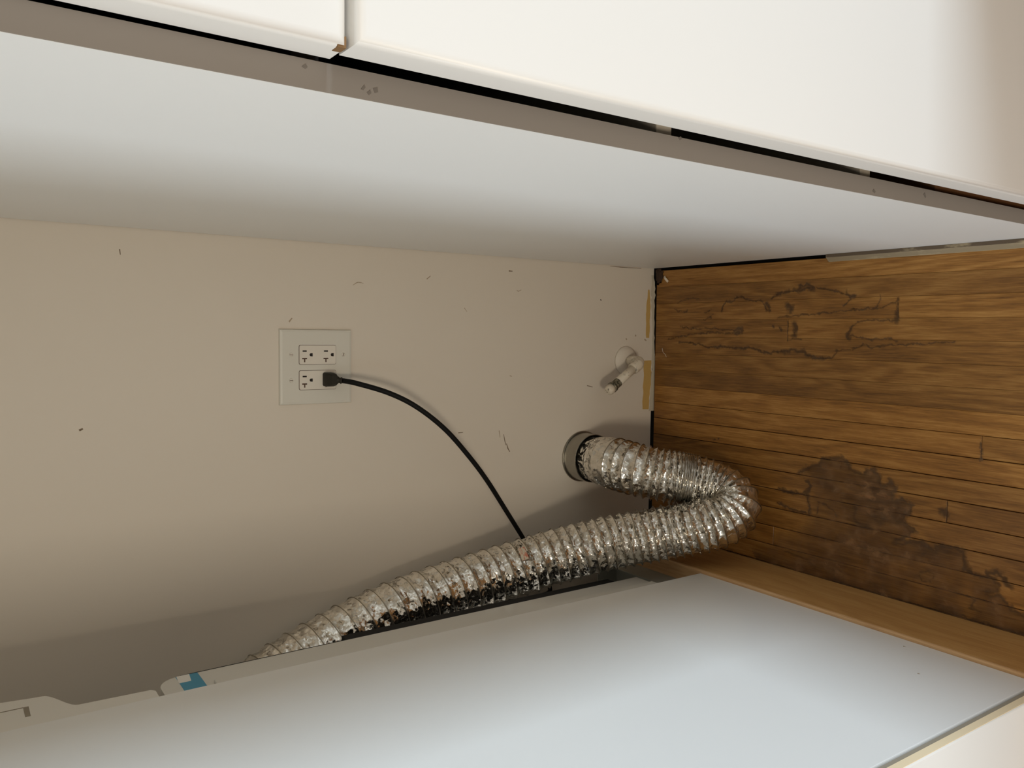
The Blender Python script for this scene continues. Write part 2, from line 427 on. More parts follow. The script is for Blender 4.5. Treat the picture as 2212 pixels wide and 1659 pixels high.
ribbon('glue_patch', wall_px(z7([(928, 395), (926, 550), (920, 700), (915, 875)])), [.005, .012, .013, .010], 'glue', wall, 'y', 0, .2)
tp = [(965, 250), (972, 420), (968, 560), (975, 760), (972, 950), (978, 1150), (972, 1350), (960, 1600)]
ribbon('torn_paint', wall_px(z7(tp)), [.008, .012, .010, .007, .006, .012, .018, .022], 'torn', wall, 'y', 0, .35)
for pix, wd, mt in [([(1088, 938), (1090, 950), (1093, 962)], .0016, 'scuff_dark'), ([(1094, 958), (1097, 968), (1101, 976)], .0022, 'scuff_dark'),
                    ([(1078, 930), (1080, 945)], .0014, 'scuff'), ([(1101, 812), (1106, 813)], .002, 'scuff'),
                    ([(990, 935), (1000, 934)], .002, 'scuff_dark'), ([(762, 616), (773, 610), (785, 612)], .0016, 'scuff'),
                    ([(922, 603), (930, 596)], .0018, 'scuff'), ([(1099, 585), (1107, 586)], .0025, 'scuff_dark'),
                    ([(1116, 627), (1120, 629), (1126, 626)], .0016, 'scuff'), ([(1297, 647), (1299, 649)], .003, 'slot'),
                    ([(258, 538), (260, 550)], .0016, 'scuff_dark'), ([(171, 930), (179, 926)], .004, 'scuff_dark'),
                    ([(624, 695), (631, 687)], .003, 'scuff'), ([(1003, 665), (1009, 674)], .0014, 'scuff'),
                    ([(1268, 833), (1280, 836)], .0022, 'scuff_dark'), ([(1318, 575), (1340, 577), (1385, 580)], .0014, 'scuff_dark'),
                    ([(1352, 731), (1354, 734)], .004, 'scuff'), ([(1372, 724), (1374, 726)], .004, 'scuff'), ([(1392, 733), (1396, 736)], .004, 'scuff')]:
    ribbon('scuff_mark', wall_px(pix), [wd * .5, wd, wd * .6] if len(pix) > 2 else [wd, wd * .6], mt, wall, 'y', 0, .3)

# water stains on the floor: traced outlines, one thin film with line and fill masks
def floor_px(L, ox, oy, s=2.724): return np.array([survey(ox + a / s, oy + b / s, 2, 0.0)[:2] for a, b in L])
Z8 = (1400, 480); Z5 = (1400, 850)
LINES = [  # (origin, points, half-width mm)
 (Z8, [(432,520),(440,495),(462,465),(505,462),(520,445),(555,437),(575,455),(620,462),(670,460),(680,490),(695,515),(722,522)], 1.5),
 (Z8, [(735,445),(770,425),(820,405),(880,395),(905,375),(940,368),(975,385),(965,405)], 3.2),
 (Z8, [(880,398),(915,398),(950,388)], 4.2),
 (Z8, [(990,385),(1050,395),(1130,410),(1180,430),(1190,455),(1150,490)], 1.3),
 (Z8, [(1165,420),(1185,432),(1215,437)], 2.8),
 (Z8, [(1360,425),(1365,455),(1340,500)], 1.0),
 (Z8, [(760,560),(860,550),(950,540),(1150,525),(1300,508),(1400,492),(1470,470)], 1.0),
 (Z8, [(1470,455),(1470,520),(1475,560),(1465,585)], 1.4), (Z8, [(1466,535),(1466,560),(1460,580)], 4.2),
 (Z8, [(1475,580),(1380,578),(1300,575),(1250,590),(1210,605)], 1.1), (Z8, [(1210,605),(1195,640),(1170,670),(1185,688)], 2.8),
 (Z8, [(1190,670),(1240,680),(1320,690),(1400,685),(1465,700)], 1.1),
 (Z8, [(185,705),(300,718),(360,738),(450,732),(520,742),(610,740),(680,765),(730,775),(740,755),(800,762)], 1.8),
 (Z8, [(800,762),(850,752),(910,762),(950,790),(1000,800),(1030,802)], 3.4),
 (Z8, [(1030,802),(1080,805),(1100,770),(1105,750),(1200,750),(1250,735),(1270,715),(1310,740),(1400,728),(1470,722),(1600,715),(1800,708)], 1.2),
 (Z8, [(190,612),(260,630),(340,622),(420,632),(500,632),(555,620)], 1.2), (Z8, [(510,632),(550,625),(552,650),(515,652)], 3.4),
 (Z8, [(120,690),(200,670),(290,658),(380,650),(450,655),(500,650),(545,650)], 1.1),
 (Z8, [(822,585),(822,692)], 0.9), (Z8, [(822,692),(900,694)], 0.7), (Z8, [(866,600),(868,630),(864,665)], 5.5), (Z8, [(770,622),(778,630)], 3.0), (Z8, [(733,606),(738,610)], 2.2),
 (Z8, [(825,495),(840,505),(838,518)], 6.0), (Z8, [(170,480),(215,460),(260,445),(300,455)], .8), (Z8, [(160,510),(180,525),(230,530),(230,510)], .7),
 (Z8, [(330,530),(370,520),(372,510)], .9), (Z8, [(330,575),(370,560),(385,540)], .9), (Z8, [(690,480),(712,500),(715,520)], 3.0),
 (Z5, [(1757,640),(1757,765)], 1.0), (Z5, [(1735,690),(1748,712)], 4.5), (Z5, [(1962,285),(1960,345),(1964,388)], 2.0),
 (Z5, [(390,270),(394,271)], 2.0), (Z5, [(414,262),(417,262)], 2.0),
 (Z5, [(2000,1062),(2050,1057),(2095,1085),(2112,1125)], 5.0),
 (Z5, [(1000,640),(1050,650),(1080,680),(1110,720)], 3.0), (Z5, [(1000,650),(995,700)], 2.0),
 (Z5, [(1220,670),(1215,740),(1260,780),(1300,785)], 7.0), (Z5, [(1330,735),(1365,765),(1385,745)], 7.0), (Z5, [(1455,745),(1490,755)], 6.0),
 (Z5, [(1590,1050),(1640,1040),(1680,1070),(1660,1105),(1610,1100),(1590,1060)], 1.6),
 (Z5, [(1620,945),(1632,940)], 5.0), (Z5, [(935,520),(960,545),(930,590),(945,640),(948,700)], 4.0),
 (Z5, [(770,555),(800,572),(860,588),(930,592)], 3.0), (Z5, [(760,640),(860,690),(930,700)], 2.5),
 (Z5, [(470,935),(700,1010),(960,1080),(1180,1140),(1500,1225),(1800,1300),(2212,1412)], 3.5),
 (Z5, [(1100,1110),(1150,1125),(1200,1140)], 6.0), (Z5, [(900,1195),(1000,1010)], 0.0),
 (Z5, [(1880,1190),(1930,1215),(1900,1260),(1960,1290)], 3.0), (Z5, [(1740,1270),(1800,1290),(1850,1310)], 4.0),
 (Z5, [(800,930),(900,960),(960,1000),(1000,1040)], 1.5),
]
LINES = [l for l in LINES if l[2] > 0]
OUT = [(890,470),(940,445),(960,425),(1010,420),(1030,385),(1090,382),(1130,378),(1165,400),(1185,430),(1190,455),(1230,470),(1270,475),(1290,445),(1320,440),(1330,465),(1365,490),(1365,540),(1400,545),(1425,515),(1450,545),(1455,575),(1435,590),(1445,630),(1500,620),(1525,650),(1555,660),(1530,700),(1505,715),(1510,765),(1540,780),(1575,805),(1540,820),(1535,845),(1500,850),(1435,875),(1470,890),(1530,880),(1600,870),(1650,905),(1690,935),(1700,895),(1750,905),(1800,915),(1855,935),(1860,1000),(1855,1035),(1900,1055),(1960,1080),(2000,1075),(2030,1100),(2060,1130),(2050,1170),(2000,1165),(1985,1185),(2060,1195),(2110,1240),(2140,1280),(2212,1310)]
OUT_W = 4.2
REST = [(2330,1350),(2330,1470),(2212,1440),(1700,1310),(1100,1140),(640,985),(600,900),(690,860),(760,800),(860,790),(930,740),(945,690),(930,610),(950,560),(925,505)]
def seg_dist(P, a, b):
    d = b - a; t = np.clip(((P - a) @ d) / (d @ d + 1e-12), 0, 1)
    return np.linalg.norm(P - (a + t[:, None] * d), axis=1)
def build_stains():
    h = 0.0012
    X = np.arange(-0.614, -0.01, h); Y = np.arange(-0.90, -0.01, h)
    gx, gy = np.meshgrid(X, Y, indexing='ij'); P = np.c_[gx.ravel(), gy.ravel()]
    # organic wobble
    def vn(P, sc, seed):
        q = P * sc; i = np.floor(q).astype(int); f = q - i; f = f * f * (3 - 2 * f)
        def hs(a, b):
            n = (a * 374761393 + b * 668265263 + seed * 974711) & 0x7fffffff; n = (n ^ (n >> 13)) * 1274126177 & 0x7fffffff
            return ((n ^ (n >> 16)) & 0xffff) / 65535.0
        a = hs(i[:, 0], i[:, 1]); b = hs(i[:, 0] + 1, i[:, 1]); c = hs(i[:, 0], i[:, 1] + 1); d = hs(i[:, 0] + 1, i[:, 1] + 1)
        return (a * (1 - f[:, 0]) + b * f[:, 0]) * (1 - f[:, 1]) + (c * (1 - f[:, 0]) + d * f[:, 0]) * f[:, 1] - .5
    fb = lambda s, k: vn(P, s, k) + .5 * vn(P, s * 2.1, k + 1) + .25 * vn(P, s * 4.3, k + 2)
    Pw = P + 0.0045 * np.c_[fb(110, 1), fb(110, 9)] + 0.002 * np.c_[fb(420, 31), fb(420, 39)]
    wmod = 1.0 + 1.1 * fb(150, 21)
    line = np.zeros(len(P))
    for org, L, wd in LINES:
        q = floor_px(L, *org); lo = q.min(0) - .02; hi = q.max(0) + .02
        idx = np.where((P[:, 0] > lo[0]) & (P[:, 0] < hi[0]) & (P[:, 1] > lo[1]) & (P[:, 1] < hi[1]))[0]
        if not len(idx): continue
        d = np.min([seg_dist(Pw[idx], q[i], q[i + 1]) for i in range(len(q) - 1)], axis=0)
        ww = (wd + 0.5) * 0.00082 * np.clip(wmod[idx], .3, 2)
        line[idx] = np.maximum(line[idx], np.clip(1.25 - d / ww * .75, 0, 1) * (0.85 if wd > 1.2 else .75))
    q = floor_px(OUT, *Z5)
    d = np.min([seg_dist(Pw, q[i], q[i + 1]) for i in range(len(q) - 1)], axis=0)
    line = np.maximum(line, np.clip(1.2 - d / (OUT_W * .00095 * np.clip(wmod, .25, 2.2)) * .7, 0, 1) * .85)
    poly = np.r_[q, floor_px(REST, *Z5)]
    inside = np.zeros(len(P), bool); n = len(poly)
    for i in range(n):
        a, b = poly[i], poly[(i + 1) % n]
        c = (a[1] > Pw[:, 1]) != (b[1] > Pw[:, 1])
        with np.errstate(divide='ignore', invalid='ignore'):
            c &= Pw[:, 0] < (b[0] - a[0]) * (Pw[:, 1] - a[1]) / (b[1] - a[1] + 1e-15) + a[0]
        inside ^= c
    rq = floor_px(REST[6:], *Z5)
    dr = np.min([seg_dist(Pw, rq[i], rq[i + 1]) for i in range(len(rq) - 1)], axis=0)
    fill = inside * np.clip(dr / 0.028, 0, 1) * np.clip(0.72 + .55 * fb(26, 51), 0.1, 1)
    keep = (line > .02) | (fill > .02)
    M = keep.reshape(gx.shape); nx, ny = M.shape
    cell = M[:-1, :-1] | M[1:, :-1] | M[:-1, 1:] | M[1:, 1:]
    ids = -np.ones(nx * ny, int); I, J = np.where(cell)
    quad = np.stack([I * ny + J, (I + 1) * ny + J, (I + 1) * ny + J + 1, I * ny + J + 1], 1)
    used = np.unique(quad); ids[used] = np.arange(len(used))
    V = np.c_[P[used], np.full(len(used), 0.00025)]
    me = bpy.data.meshes.new('water_stain'); me.from_pydata(V.tolist(), [], ids[quad].tolist()); me.update()
    for nm, arr in (('line', line), ('fill', fill)):
        at = me.attributes.new(nm, 'FLOAT', 'POINT'); at.data.foreach_set('value', arr[used].astype(np.float32))
    o = link('water_stain', me, 'stain', floor); o['kind'] = 'stuff'
    o['label'] = 'dark brown water stains spread over the oak strips'
build_stains()

# ------------------------------------------------------------------ tall cabinet on the right
YF = -0.865
cab = empty('tall_cabinet', (0, 0, 0), 'tall white cabinet with two doors, its plain side lining the nook', 'cabinet')
box('side_panel', 0.0, 0.019, YF + 0.0012, -0.002, 0.007, 2.3, 'panel', cab)
ed = box('edge_band', 0.0002, 0.0188, YF, YF + 0.0012, 0.007, 2.3, 'edge', cab); ed['label'] = 'grey front edge of the side panel'
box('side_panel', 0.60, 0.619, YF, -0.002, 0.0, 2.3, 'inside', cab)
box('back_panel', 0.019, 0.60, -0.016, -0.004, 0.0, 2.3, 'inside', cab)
box('lining', 0.0192, 0.0215, -0.846, -0.017, 0.02, 2.28, 'inside', cab)  # dark sheet added so the door gap looks shaded
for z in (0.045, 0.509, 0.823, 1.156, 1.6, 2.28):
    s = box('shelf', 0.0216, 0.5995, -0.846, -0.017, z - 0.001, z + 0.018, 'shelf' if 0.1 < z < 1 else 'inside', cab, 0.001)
def door(z0, z1, yb, yfr):
    bm = box_bm(0.0203, 0.612, yfr, yb, z0, z1)
    fe = [e for e in bm.edges if all(abs(v.co.y - yfr) < 1e-6 for v in e.verts)]
    bmesh.ops.bevel(bm, geom=fe, offset=0.0065, segments=4, profile=0.5, affect='EDGES')
    o = from_bm('door', bm, 'door', cab, True)
    o.data.set_sharp_from_angle(angle=math.radians(50)); return o
du = door(1.1572, 2.2, -0.8695, -0.8985); dl = door(0.05, 1.1552, -0.8800, -0.9085)
prism('chip', [(0.0199, 1.1570), (0.0199, 1.1625), (0.0222, 1.1630), (0.0262, 1.1600), (0.0272, 1.1570)], 'y', -0.8955, -0.8860, 'mdf', du)['label'] = 'brown chipped corner'
for pix in [[(783, 188), (787, 192)], [(796, 197), (800, 203)], [(810, 190), (813, 200)], [(1468, 296), (1470, 302)], [(1886, 410), (1890, 416)], [(1996, 418), (1999, 427)], [(657, 140), (662, 147)]]:
    q = [tuple(survey(u, v, 1, YF)[[0, 2]]) for u, v in pix]
    ribbon('scuff_mark', q, [.0035, .0025], 'edge_scuff', cab, 'y', YF, .3)
# a brown carton standing on the cabinet floor, seen through the door gap
c = tag(box('carton', 0.028, 0.30, -0.842, -0.60, 0.0635, 0.36, 'brown_box', None, 0.002), 'brown carton glimpsed through the gap beside the lower cabinet door', 'box')

# ------------------------------------------------------------------ wooden platform and tray
plat = empty('appliance_platform', (0, 0, 0), 'low plywood platform carrying the tall white appliance', 'platform')
box('side_board', -0.632, -0.6135, -0.97, -0.04, 0.0005, 0.150, 'ply', plat, 0.001)
box('side_board', -1.36, -1.342, -0.97, -0.04, 0.0005, 0.150, 'ply', plat, 0.001)
box('front_board', -1.3415, -0.6325, -0.97, -0.952, 0.0005, 0.150, 'ply', plat, 0.001)
box('top_board', -1.36, -0.6130, -0.972, -0.035, 0.1502, 0.1575, 'ply_edge', plat, 0.0025)
tray = empty('drip_tray', (0, 0, 0), 'grey metal tray rim on the platform behind the white appliance', 'tray')
box('base', -1.30, -0.6455, -0.27, -0.06, 0.1576, 0.1590, 'tray', tray)
box('rim', -0.6470, -0.6455, -0.27, -0.06, 0.1591, 0.2130, 'tray', tray)
box('rim', -1.2985, -0.6472, -0.0615, -0.06, 0.1591, 0.2130, 'tray', tray)

# ------------------------------------------------------------------ tall white appliance
app = empty('laundry_appliance', (0, 0, 0), 'tall white laundry appliance with a blue label on its rear edge', 'appliance')
XP = -0.6185; YB = -0.3015; YG = -0.9035
from_bm('side_panel', box_bm(XP - 0.03, XP, YG, YB, 0.1578, 1.95, 0.0015, 2), 'enamel', app)
box('body', -1.31, XP - 0.031, YG + 0.002, -0.306, 0.1578, 1.95, 'enamel', app, 0.002)
box('front_gasket', -1.31, XP - 0.003, YG - 0.0085, YG - 0.0005, 0.16, 1.95, 'groove', app)
fp = from_bm('front_panel', box_bm(-1.31, XP, YG - 0.0205, YG - 0.009, 0.16, 1.95, 0.002, 2), 'enamel', app)
ce = box('front_panel_edge', XP - 0.001, XP + 0.0006, YG - 0.0190, YG - 0.0095, 0.161, 1.949, 'cream', app); ce['label'] = 'yellowed edge of the front panel'
XR = -0.635
def rear_lower():
    # rounded upper rear corner; outline in (y, z)
    y0, y1, z0, z1, r = -0.3055, -0.2135, 0.245, 1.138, 0.028
    out = [(y0, z0), (y1, z0), (y1, z1 - r)]
    for k in range(1, 9):
        a = k / 8 * math.pi / 2; out.append((y1 - r + r * math.cos(a), z1 - r + r * math.sin(a)))
    out.append((y0, z1)); return prism('rear_housing', out, 'x', -1.29, XR, 'enamel_rear', app)
rear_lower()
box('rear_lip', XR + 0.0002, XR + 0.0060, -0.3055, -0.262, 0.25, 1.075, 'enamel_rear', app, 0.002)
box('blue_label', XR, XR + 0.0005, -0.2900, -0.2142, 1.0845, 1.1135, 'tape', app)['label'] = 'blue label'
prism('white_sticker', [(-0.2385, 1.0985), (-0.2142, 1.0955), (-0.2142, 1.1125), (-0.2385, 1.1145)], 'x', XR, XR + 0.0008, 'sticker', app)['label'] = 'white sticker'
box('back_sheet_gap_shade', -1.28, XR - 0.001, -0.2134, -0.2085, 0.86, 1.106, 'dark', app)
box('back_sheet_gap_shade', -1.28, XR - 0.001, -0.2134, -0.1900, 0.30, 0.859, 'dark', app)  # dark sheet standing in for the deep shade behind the appliance
def rear_upper():
    y0 = -0.3055; out = [(y0, 1.145), (-0.244, 1.145), (-0.238, 1.150), (-0.2335, 1.235)]
    for k in range(1, 11):
        t = k / 10; s = t * t * (3 - 2 * t); out.append((-0.2335 + 0.052 * s, 1.235 + 0.036 * t))
    out += [(-0.180, 1.285), (-0.172, 1.33), (-0.168, 1.60), (y0, 1.60)]
    return prism('console_end', out, 'x', -1.29, XR, 'plastic', app)
rear_upper()
box('console_slot', XR - 0.001, XR + 0.0003, -0.236, -0.205, 1.288, 1.294, 'groove', app)
box('console_seam', XR - 0.001, XR + 0.0003, -0.2065, -0.2045, 1.294, 1.50, 'groove', app)
for pix in [(1951, 1396), (1982, 1455)]:
    p = survey(*pix, 0, XP); q = survey(pix[0] + 5, pix[1] + 1, 0, XP)
    ribbon('scuff_mark', [(p[1], p[2]), (q[1], q[2])], [.0035, .001], 'scuff', app, 'x', XP + 0.0003)

# ------------------------------------------------------------------ wall outlet
out = empty('wall_outlet', (0, 0, 0), 'double off-white wall outlet plate with four sockets', 'outlet')
PXC, PZC = -0.2178, 0.827
pw, ph = 0.131, 0.1325
bm = box_bm(PXC - pw / 2, PXC + pw / 2, -0.0065, 0, PZC - ph / 2, PZC + ph / 2)
fe = [e for e in bm.edges if all(v.co.y < -0.006 for v in e.verts)]
bmesh.ops.bevel(bm, geom=fe, offset=0.0045, segments=2, profile=0.6, affect='EDGES')
from_bm('cover_plate', bm, 'plate', out)
def rounded_rect(cx, cz, w, h, r, n=5):
    pts = []
    for sx, sz, a0 in ((1, 1, 0), (-1, 1, 90), (-1, -1, 180), (1, -1, 270)):
        for k in range(n + 1):
            a = math.radians(a0 + 90 * k / n); pts.append((cx + sx * (w / 2 - r) + r * math.cos(a), cz + sz * (h / 2 - r) + r * math.sin(a)))
    return pts
for i, xc in enumerate((-0.1965, -0.2408)):
    prism('receptacle_seam', rounded_rect(xc, 0.8257, 0.0345, 0.0682, 0.0030), 'y', -0.00665, -0.0060, 'slot_brown', out)
    rc = prism('receptacle', rounded_rect(xc, 0.8257, 0.0331, 0.0666, 0.0026), 'y', -0.0078, -0.0060, 'recept', out)
    for dz in (0.0243, -0.0146):
        zc = 0.8257 + dz; yy = (-0.00795, -0.0078)
        box('slot', xc + 0.0052, xc + 0.0077, *yy, zc - 0.0040, zc + 0.0034, 'slot', rc)
        b = box_bm(xc - 0.0078, xc - 0.0055, *yy, zc - 0.0046, zc + 0.0042); box_bm(xc - 0.0130, xc - 0.0077, *yy, zc - 0.0014, zc + 0.0008, bm=b)
        from_bm('slot', b, 'slot_brown', rc)
        pts = [(xc - 0.0028, zc - 0.0148), (xc + 0.0028, zc - 0.0148)]
        for k in range(0, 9):
            a = k / 8 * math.pi; pts.append((xc + 0.0028 * math.cos(a), zc - 0.0120 + 0.0028 * math.sin(a)))
        prism('ground_hole', pts, 'y', *yy, 'slot', rc)
    for dz, ang in ((0.0478, 90), (-0.0478, 20 if i == 0 else 60)):
        zc = 0.8257 + dz
        sc = lathe('screw', [((xc, -0.0064, zc), 0.0036), ((xc, -0.0072, zc), 0.0034), ((xc, -0.0078, zc), 0.0024)], 'recept', out, 18)
        a = math.radians(ang); bb = box_bm(-0.0030, 0.0030, -0.0081, -0.0077, -0.00045, 0.00045)
        bmesh.ops.rotate(bb, verts=bb.verts, cent=(0, 0, 0), matrix=Matrix.Rotation(a, 3, 'Y'))
        bmesh.ops.translate(bb, verts=bb.verts, vec=(xc, 0, zc)); from_bm('screw_slot', bb, 'slot_brown', sc)

# ------------------------------------------------------------------ power cord
cord = empty('power_cord', (0, 0, 0), 'black power cord plugged into the wall outlet and sagging behind the foil duct', 'cord')
def plug_mesh():
    # flat moulded plug, face against the receptacle, tapering down into the strain relief
    bm = bmesh.new()
    secs = [(-0.0080, 0.0122, 0.0092, 0.8078), (-0.0200, 0.0121, 0.0090, 0.8076), (-0.0275, 0.0102, 0.0078, 0.8058), (-0.0315, 0.0078, 0.0056, 0.8040)]
    rings = []
    for y, hx, hz, zc in secs:
        ring = []
        for x, z in rounded_rect(-0.2400, zc, 2 * hx, 2 * hz, min(hx, hz) * 0.35, 4): ring.append(bm.verts.new((x, y, z)))
        rings.append(ring)
    n = len(rings[0])
    for A, B in zip(rings[:-1], rings[1:]):
        for i in range(n): bm.faces.new((A[i], A[(i + 1) % n], B[(i + 1) % n], B[i]))
    bm.faces.new(rings[0][::-1]); bm.faces.new(rings[-1])
    o = from_bm('plug', bm, 'plug', cord, True); o.data.set_sharp_from_angle(angle=math.radians(40)); return o
plug_mesh()
sr = catmull([(-0.2402, -0.0215, 0.8030), (-0.2408, -0.0275, 0.7960), (-0.2420, -0.0325, 0.7880)], 8)
rr = 0.0068 - 0.0018 * np.linspace(0, 1, len(sr)) + 0.0007 * np.sign(np.sin(np.linspace(0, 18, len(sr))))
tube('strain_relief', sr, rr, 'plug', cord, 16)
def cpt(u, v, y): return tuple(survey(u, v, 1, y))
cpts = [(-0.2415, -0.031, 0.7900), cpt(770, 828, -.050), cpt(840, 849, -.076), cpt(900, 879, -.094), cpt(960, 926, -.104), cpt(1010, 982, -.106),
        cpt(1050, 1035, -.100), cpt(1090, 1098, -.082), cpt(1132, 1166, -.046), cpt(1158, 1212, -.022), cpt(1180, 1250, -.018), cpt(1188, 1270, -.028), cpt(1184, 1281, -.040),
        cpt(1155, 1290, -.050), cpt(1125, 1297, -.055), cpt(1090, 1306, -.06), (-0.77, -0.07, 0.54), (-0.86, -0.10, 0.60)]
cc, _ = resample(catmull(cpts, 12), step=0.005)
tube('cable', cc, 0.0046, 'cable', cord, 14)

# ------------------------------------------------------------------ capped gas stub
gas = empty('gas_stub', (0, 0, 0), 'white-painted capped pipe stub with a round wall flange near the floor', 'pipe')
gx, gz = -0.2135, 0.0885
lathe('flange', [((gx, 0.0, gz), 0.0335), ((gx, -0.0035, gz), 0.0325), ((gx, -0.0085, gz), 0.024), ((gx, -0.0105, gz), 0.012)], 'wall', gas, 40)
P0 = np.array((gx, -0.006, gz)); P1 = np.array((gx, -0.040, gz)); d2 = np.array([-0.545, -0.02, 0.84]); d2 /= np.linalg.norm(d2)
el = catmull([P0, P0 + (0, -.018, 0), P1 + (0, -.002, 0) , P1 + d2 * 0.010 + np.array((0, -.010, 0)), P1 + d2 * 0.030 + np.array((0, -.010, 0))], 8)
rad = np.full(len(el), 0.0115); rad[:4] = 0.0095; rad[-9:] = 0.0132; rad[8:12] = .0125
tube('elbow', el, rad, 'pipe', gas, 24)
ax0 = P1 + d2 * 0.026 + np.array((0, -.010, 0))
L = 0.100
lathe('pipe', [(ax0, 0.0098), (ax0 + d2 * 0.055, 0.0098)], 'pipe', gas, 28)
tr = []
for k in range(13):
    tr.append((ax0 + d2 * (0.055 + 0.0013 * k), 0.0098 + 0.0005 * (k % 2)))
tr += [(ax0 + d2 * 0.0708, 0.0118), (ax0 + d2 * 0.0770, 0.0122)]
lathe('threaded_end', tr, 'thread', gas, 28)
lathe('cap', [(ax0 + d2 * 0.0771, 0.0112), (ax0 + d2 * 0.086, 0.0112), (ax0 + d2 * 0.0905, 0.0100), (ax0 + d2 * 0.0930, 0.0065)], 'pipe', gas, 28)

# ------------------------------------------------------------------ duct collar and foil duct
hx, hz, hr = HOLE
col = empty('duct_collar', (0, 0, 0), 'round galvanised pipe collar in the wall where the foil duct ends', 'pipe')
def pipe_shell(name, c0, c1, ro, ri, mat, parent, seg=48):
    c0, c1 = np.array(c0, float), np.array(c1, float)
    d = (c1 - c0) / np.linalg.norm(c1 - c0); N = np.cross(d, (0, 0, 1.0)); N /= np.linalg.norm(N); B = np.cross(d, N)
    V = []; F = []
    for c, r in ((c0, ro), (c1, ro), (c1, ri), (c0, ri)):
        for j in range(seg):
            a = 2 * math.pi * j / seg; V.append(tuple(c + r * (math.cos(a) * N + math.sin(a) * B)))
    for i in range(4):
        for j in range(seg):
            k = (j + 1) % seg; F.append((i * seg + j, i * seg + k, ((i + 1) % 4) * seg + k, ((i + 1) % 4) * seg + j))
    me = bpy.data.meshes.new(name); me.from_pydata(V, [], F); me.update()
    bm = bmesh.new(); bm.from_mesh(me); bmesh.ops.recalc_face_normals(bm, faces=bm.faces); bm.to_mesh(me); bm.free()
    o = link(name, me, mat, parent, True); o.data.set_sharp_from_angle(angle=math.radians(40)); return o
pipe_shell('pipe', (hx, 0.045, hz), (hx, -0.040, hz), 0.0525, 0.0512, 'galv', col)
pipe_shell('wall_ring', (hx, 0.0, hz), (hx, -0.0030, hz), 0.0560, 0.0530, 'galv', col)

duct = empty('foil_duct', (0, 0, 0), 'crumpled silver foil dryer duct bent in a U by the floor', 'duct')
DP = [(-0.4240, -0.0330, 0.2110), (-0.4245, -0.065, 0.2095), (-0.4250, -0.108, 0.2110), (-0.4310, -0.155, 0.1990), (-0.4400, -0.195, 0.168), (-0.4480, -0.228, 0.130), (-0.4580, -0.262, 0.096),
      (-0.4740, -0.296, 0.0785), (-0.4950, -0.3165, 0.086), (-0.5150, -0.3120, 0.1150), (-0.5290, -0.288, 0.152), (-0.5440, -0.247, 0.198),
      (-0.5580, -0.205, 0.255), (-0.5730, -0.168, 0.318), (-0.5910, -0.134, 0.385), (-0.6110, -0.105, 0.462), (-0.6290, -0.086, 0.550), (-0.6470, -0.0755, 0.650),
      (-0.6680, -0.0705, 0.745), (-0.6960, -0.070, 0.835), (-0.7300, -0.072, 0.925), (-0.7700, -0.078, 1.010), (-0.8200, -0.090, 1.080)]
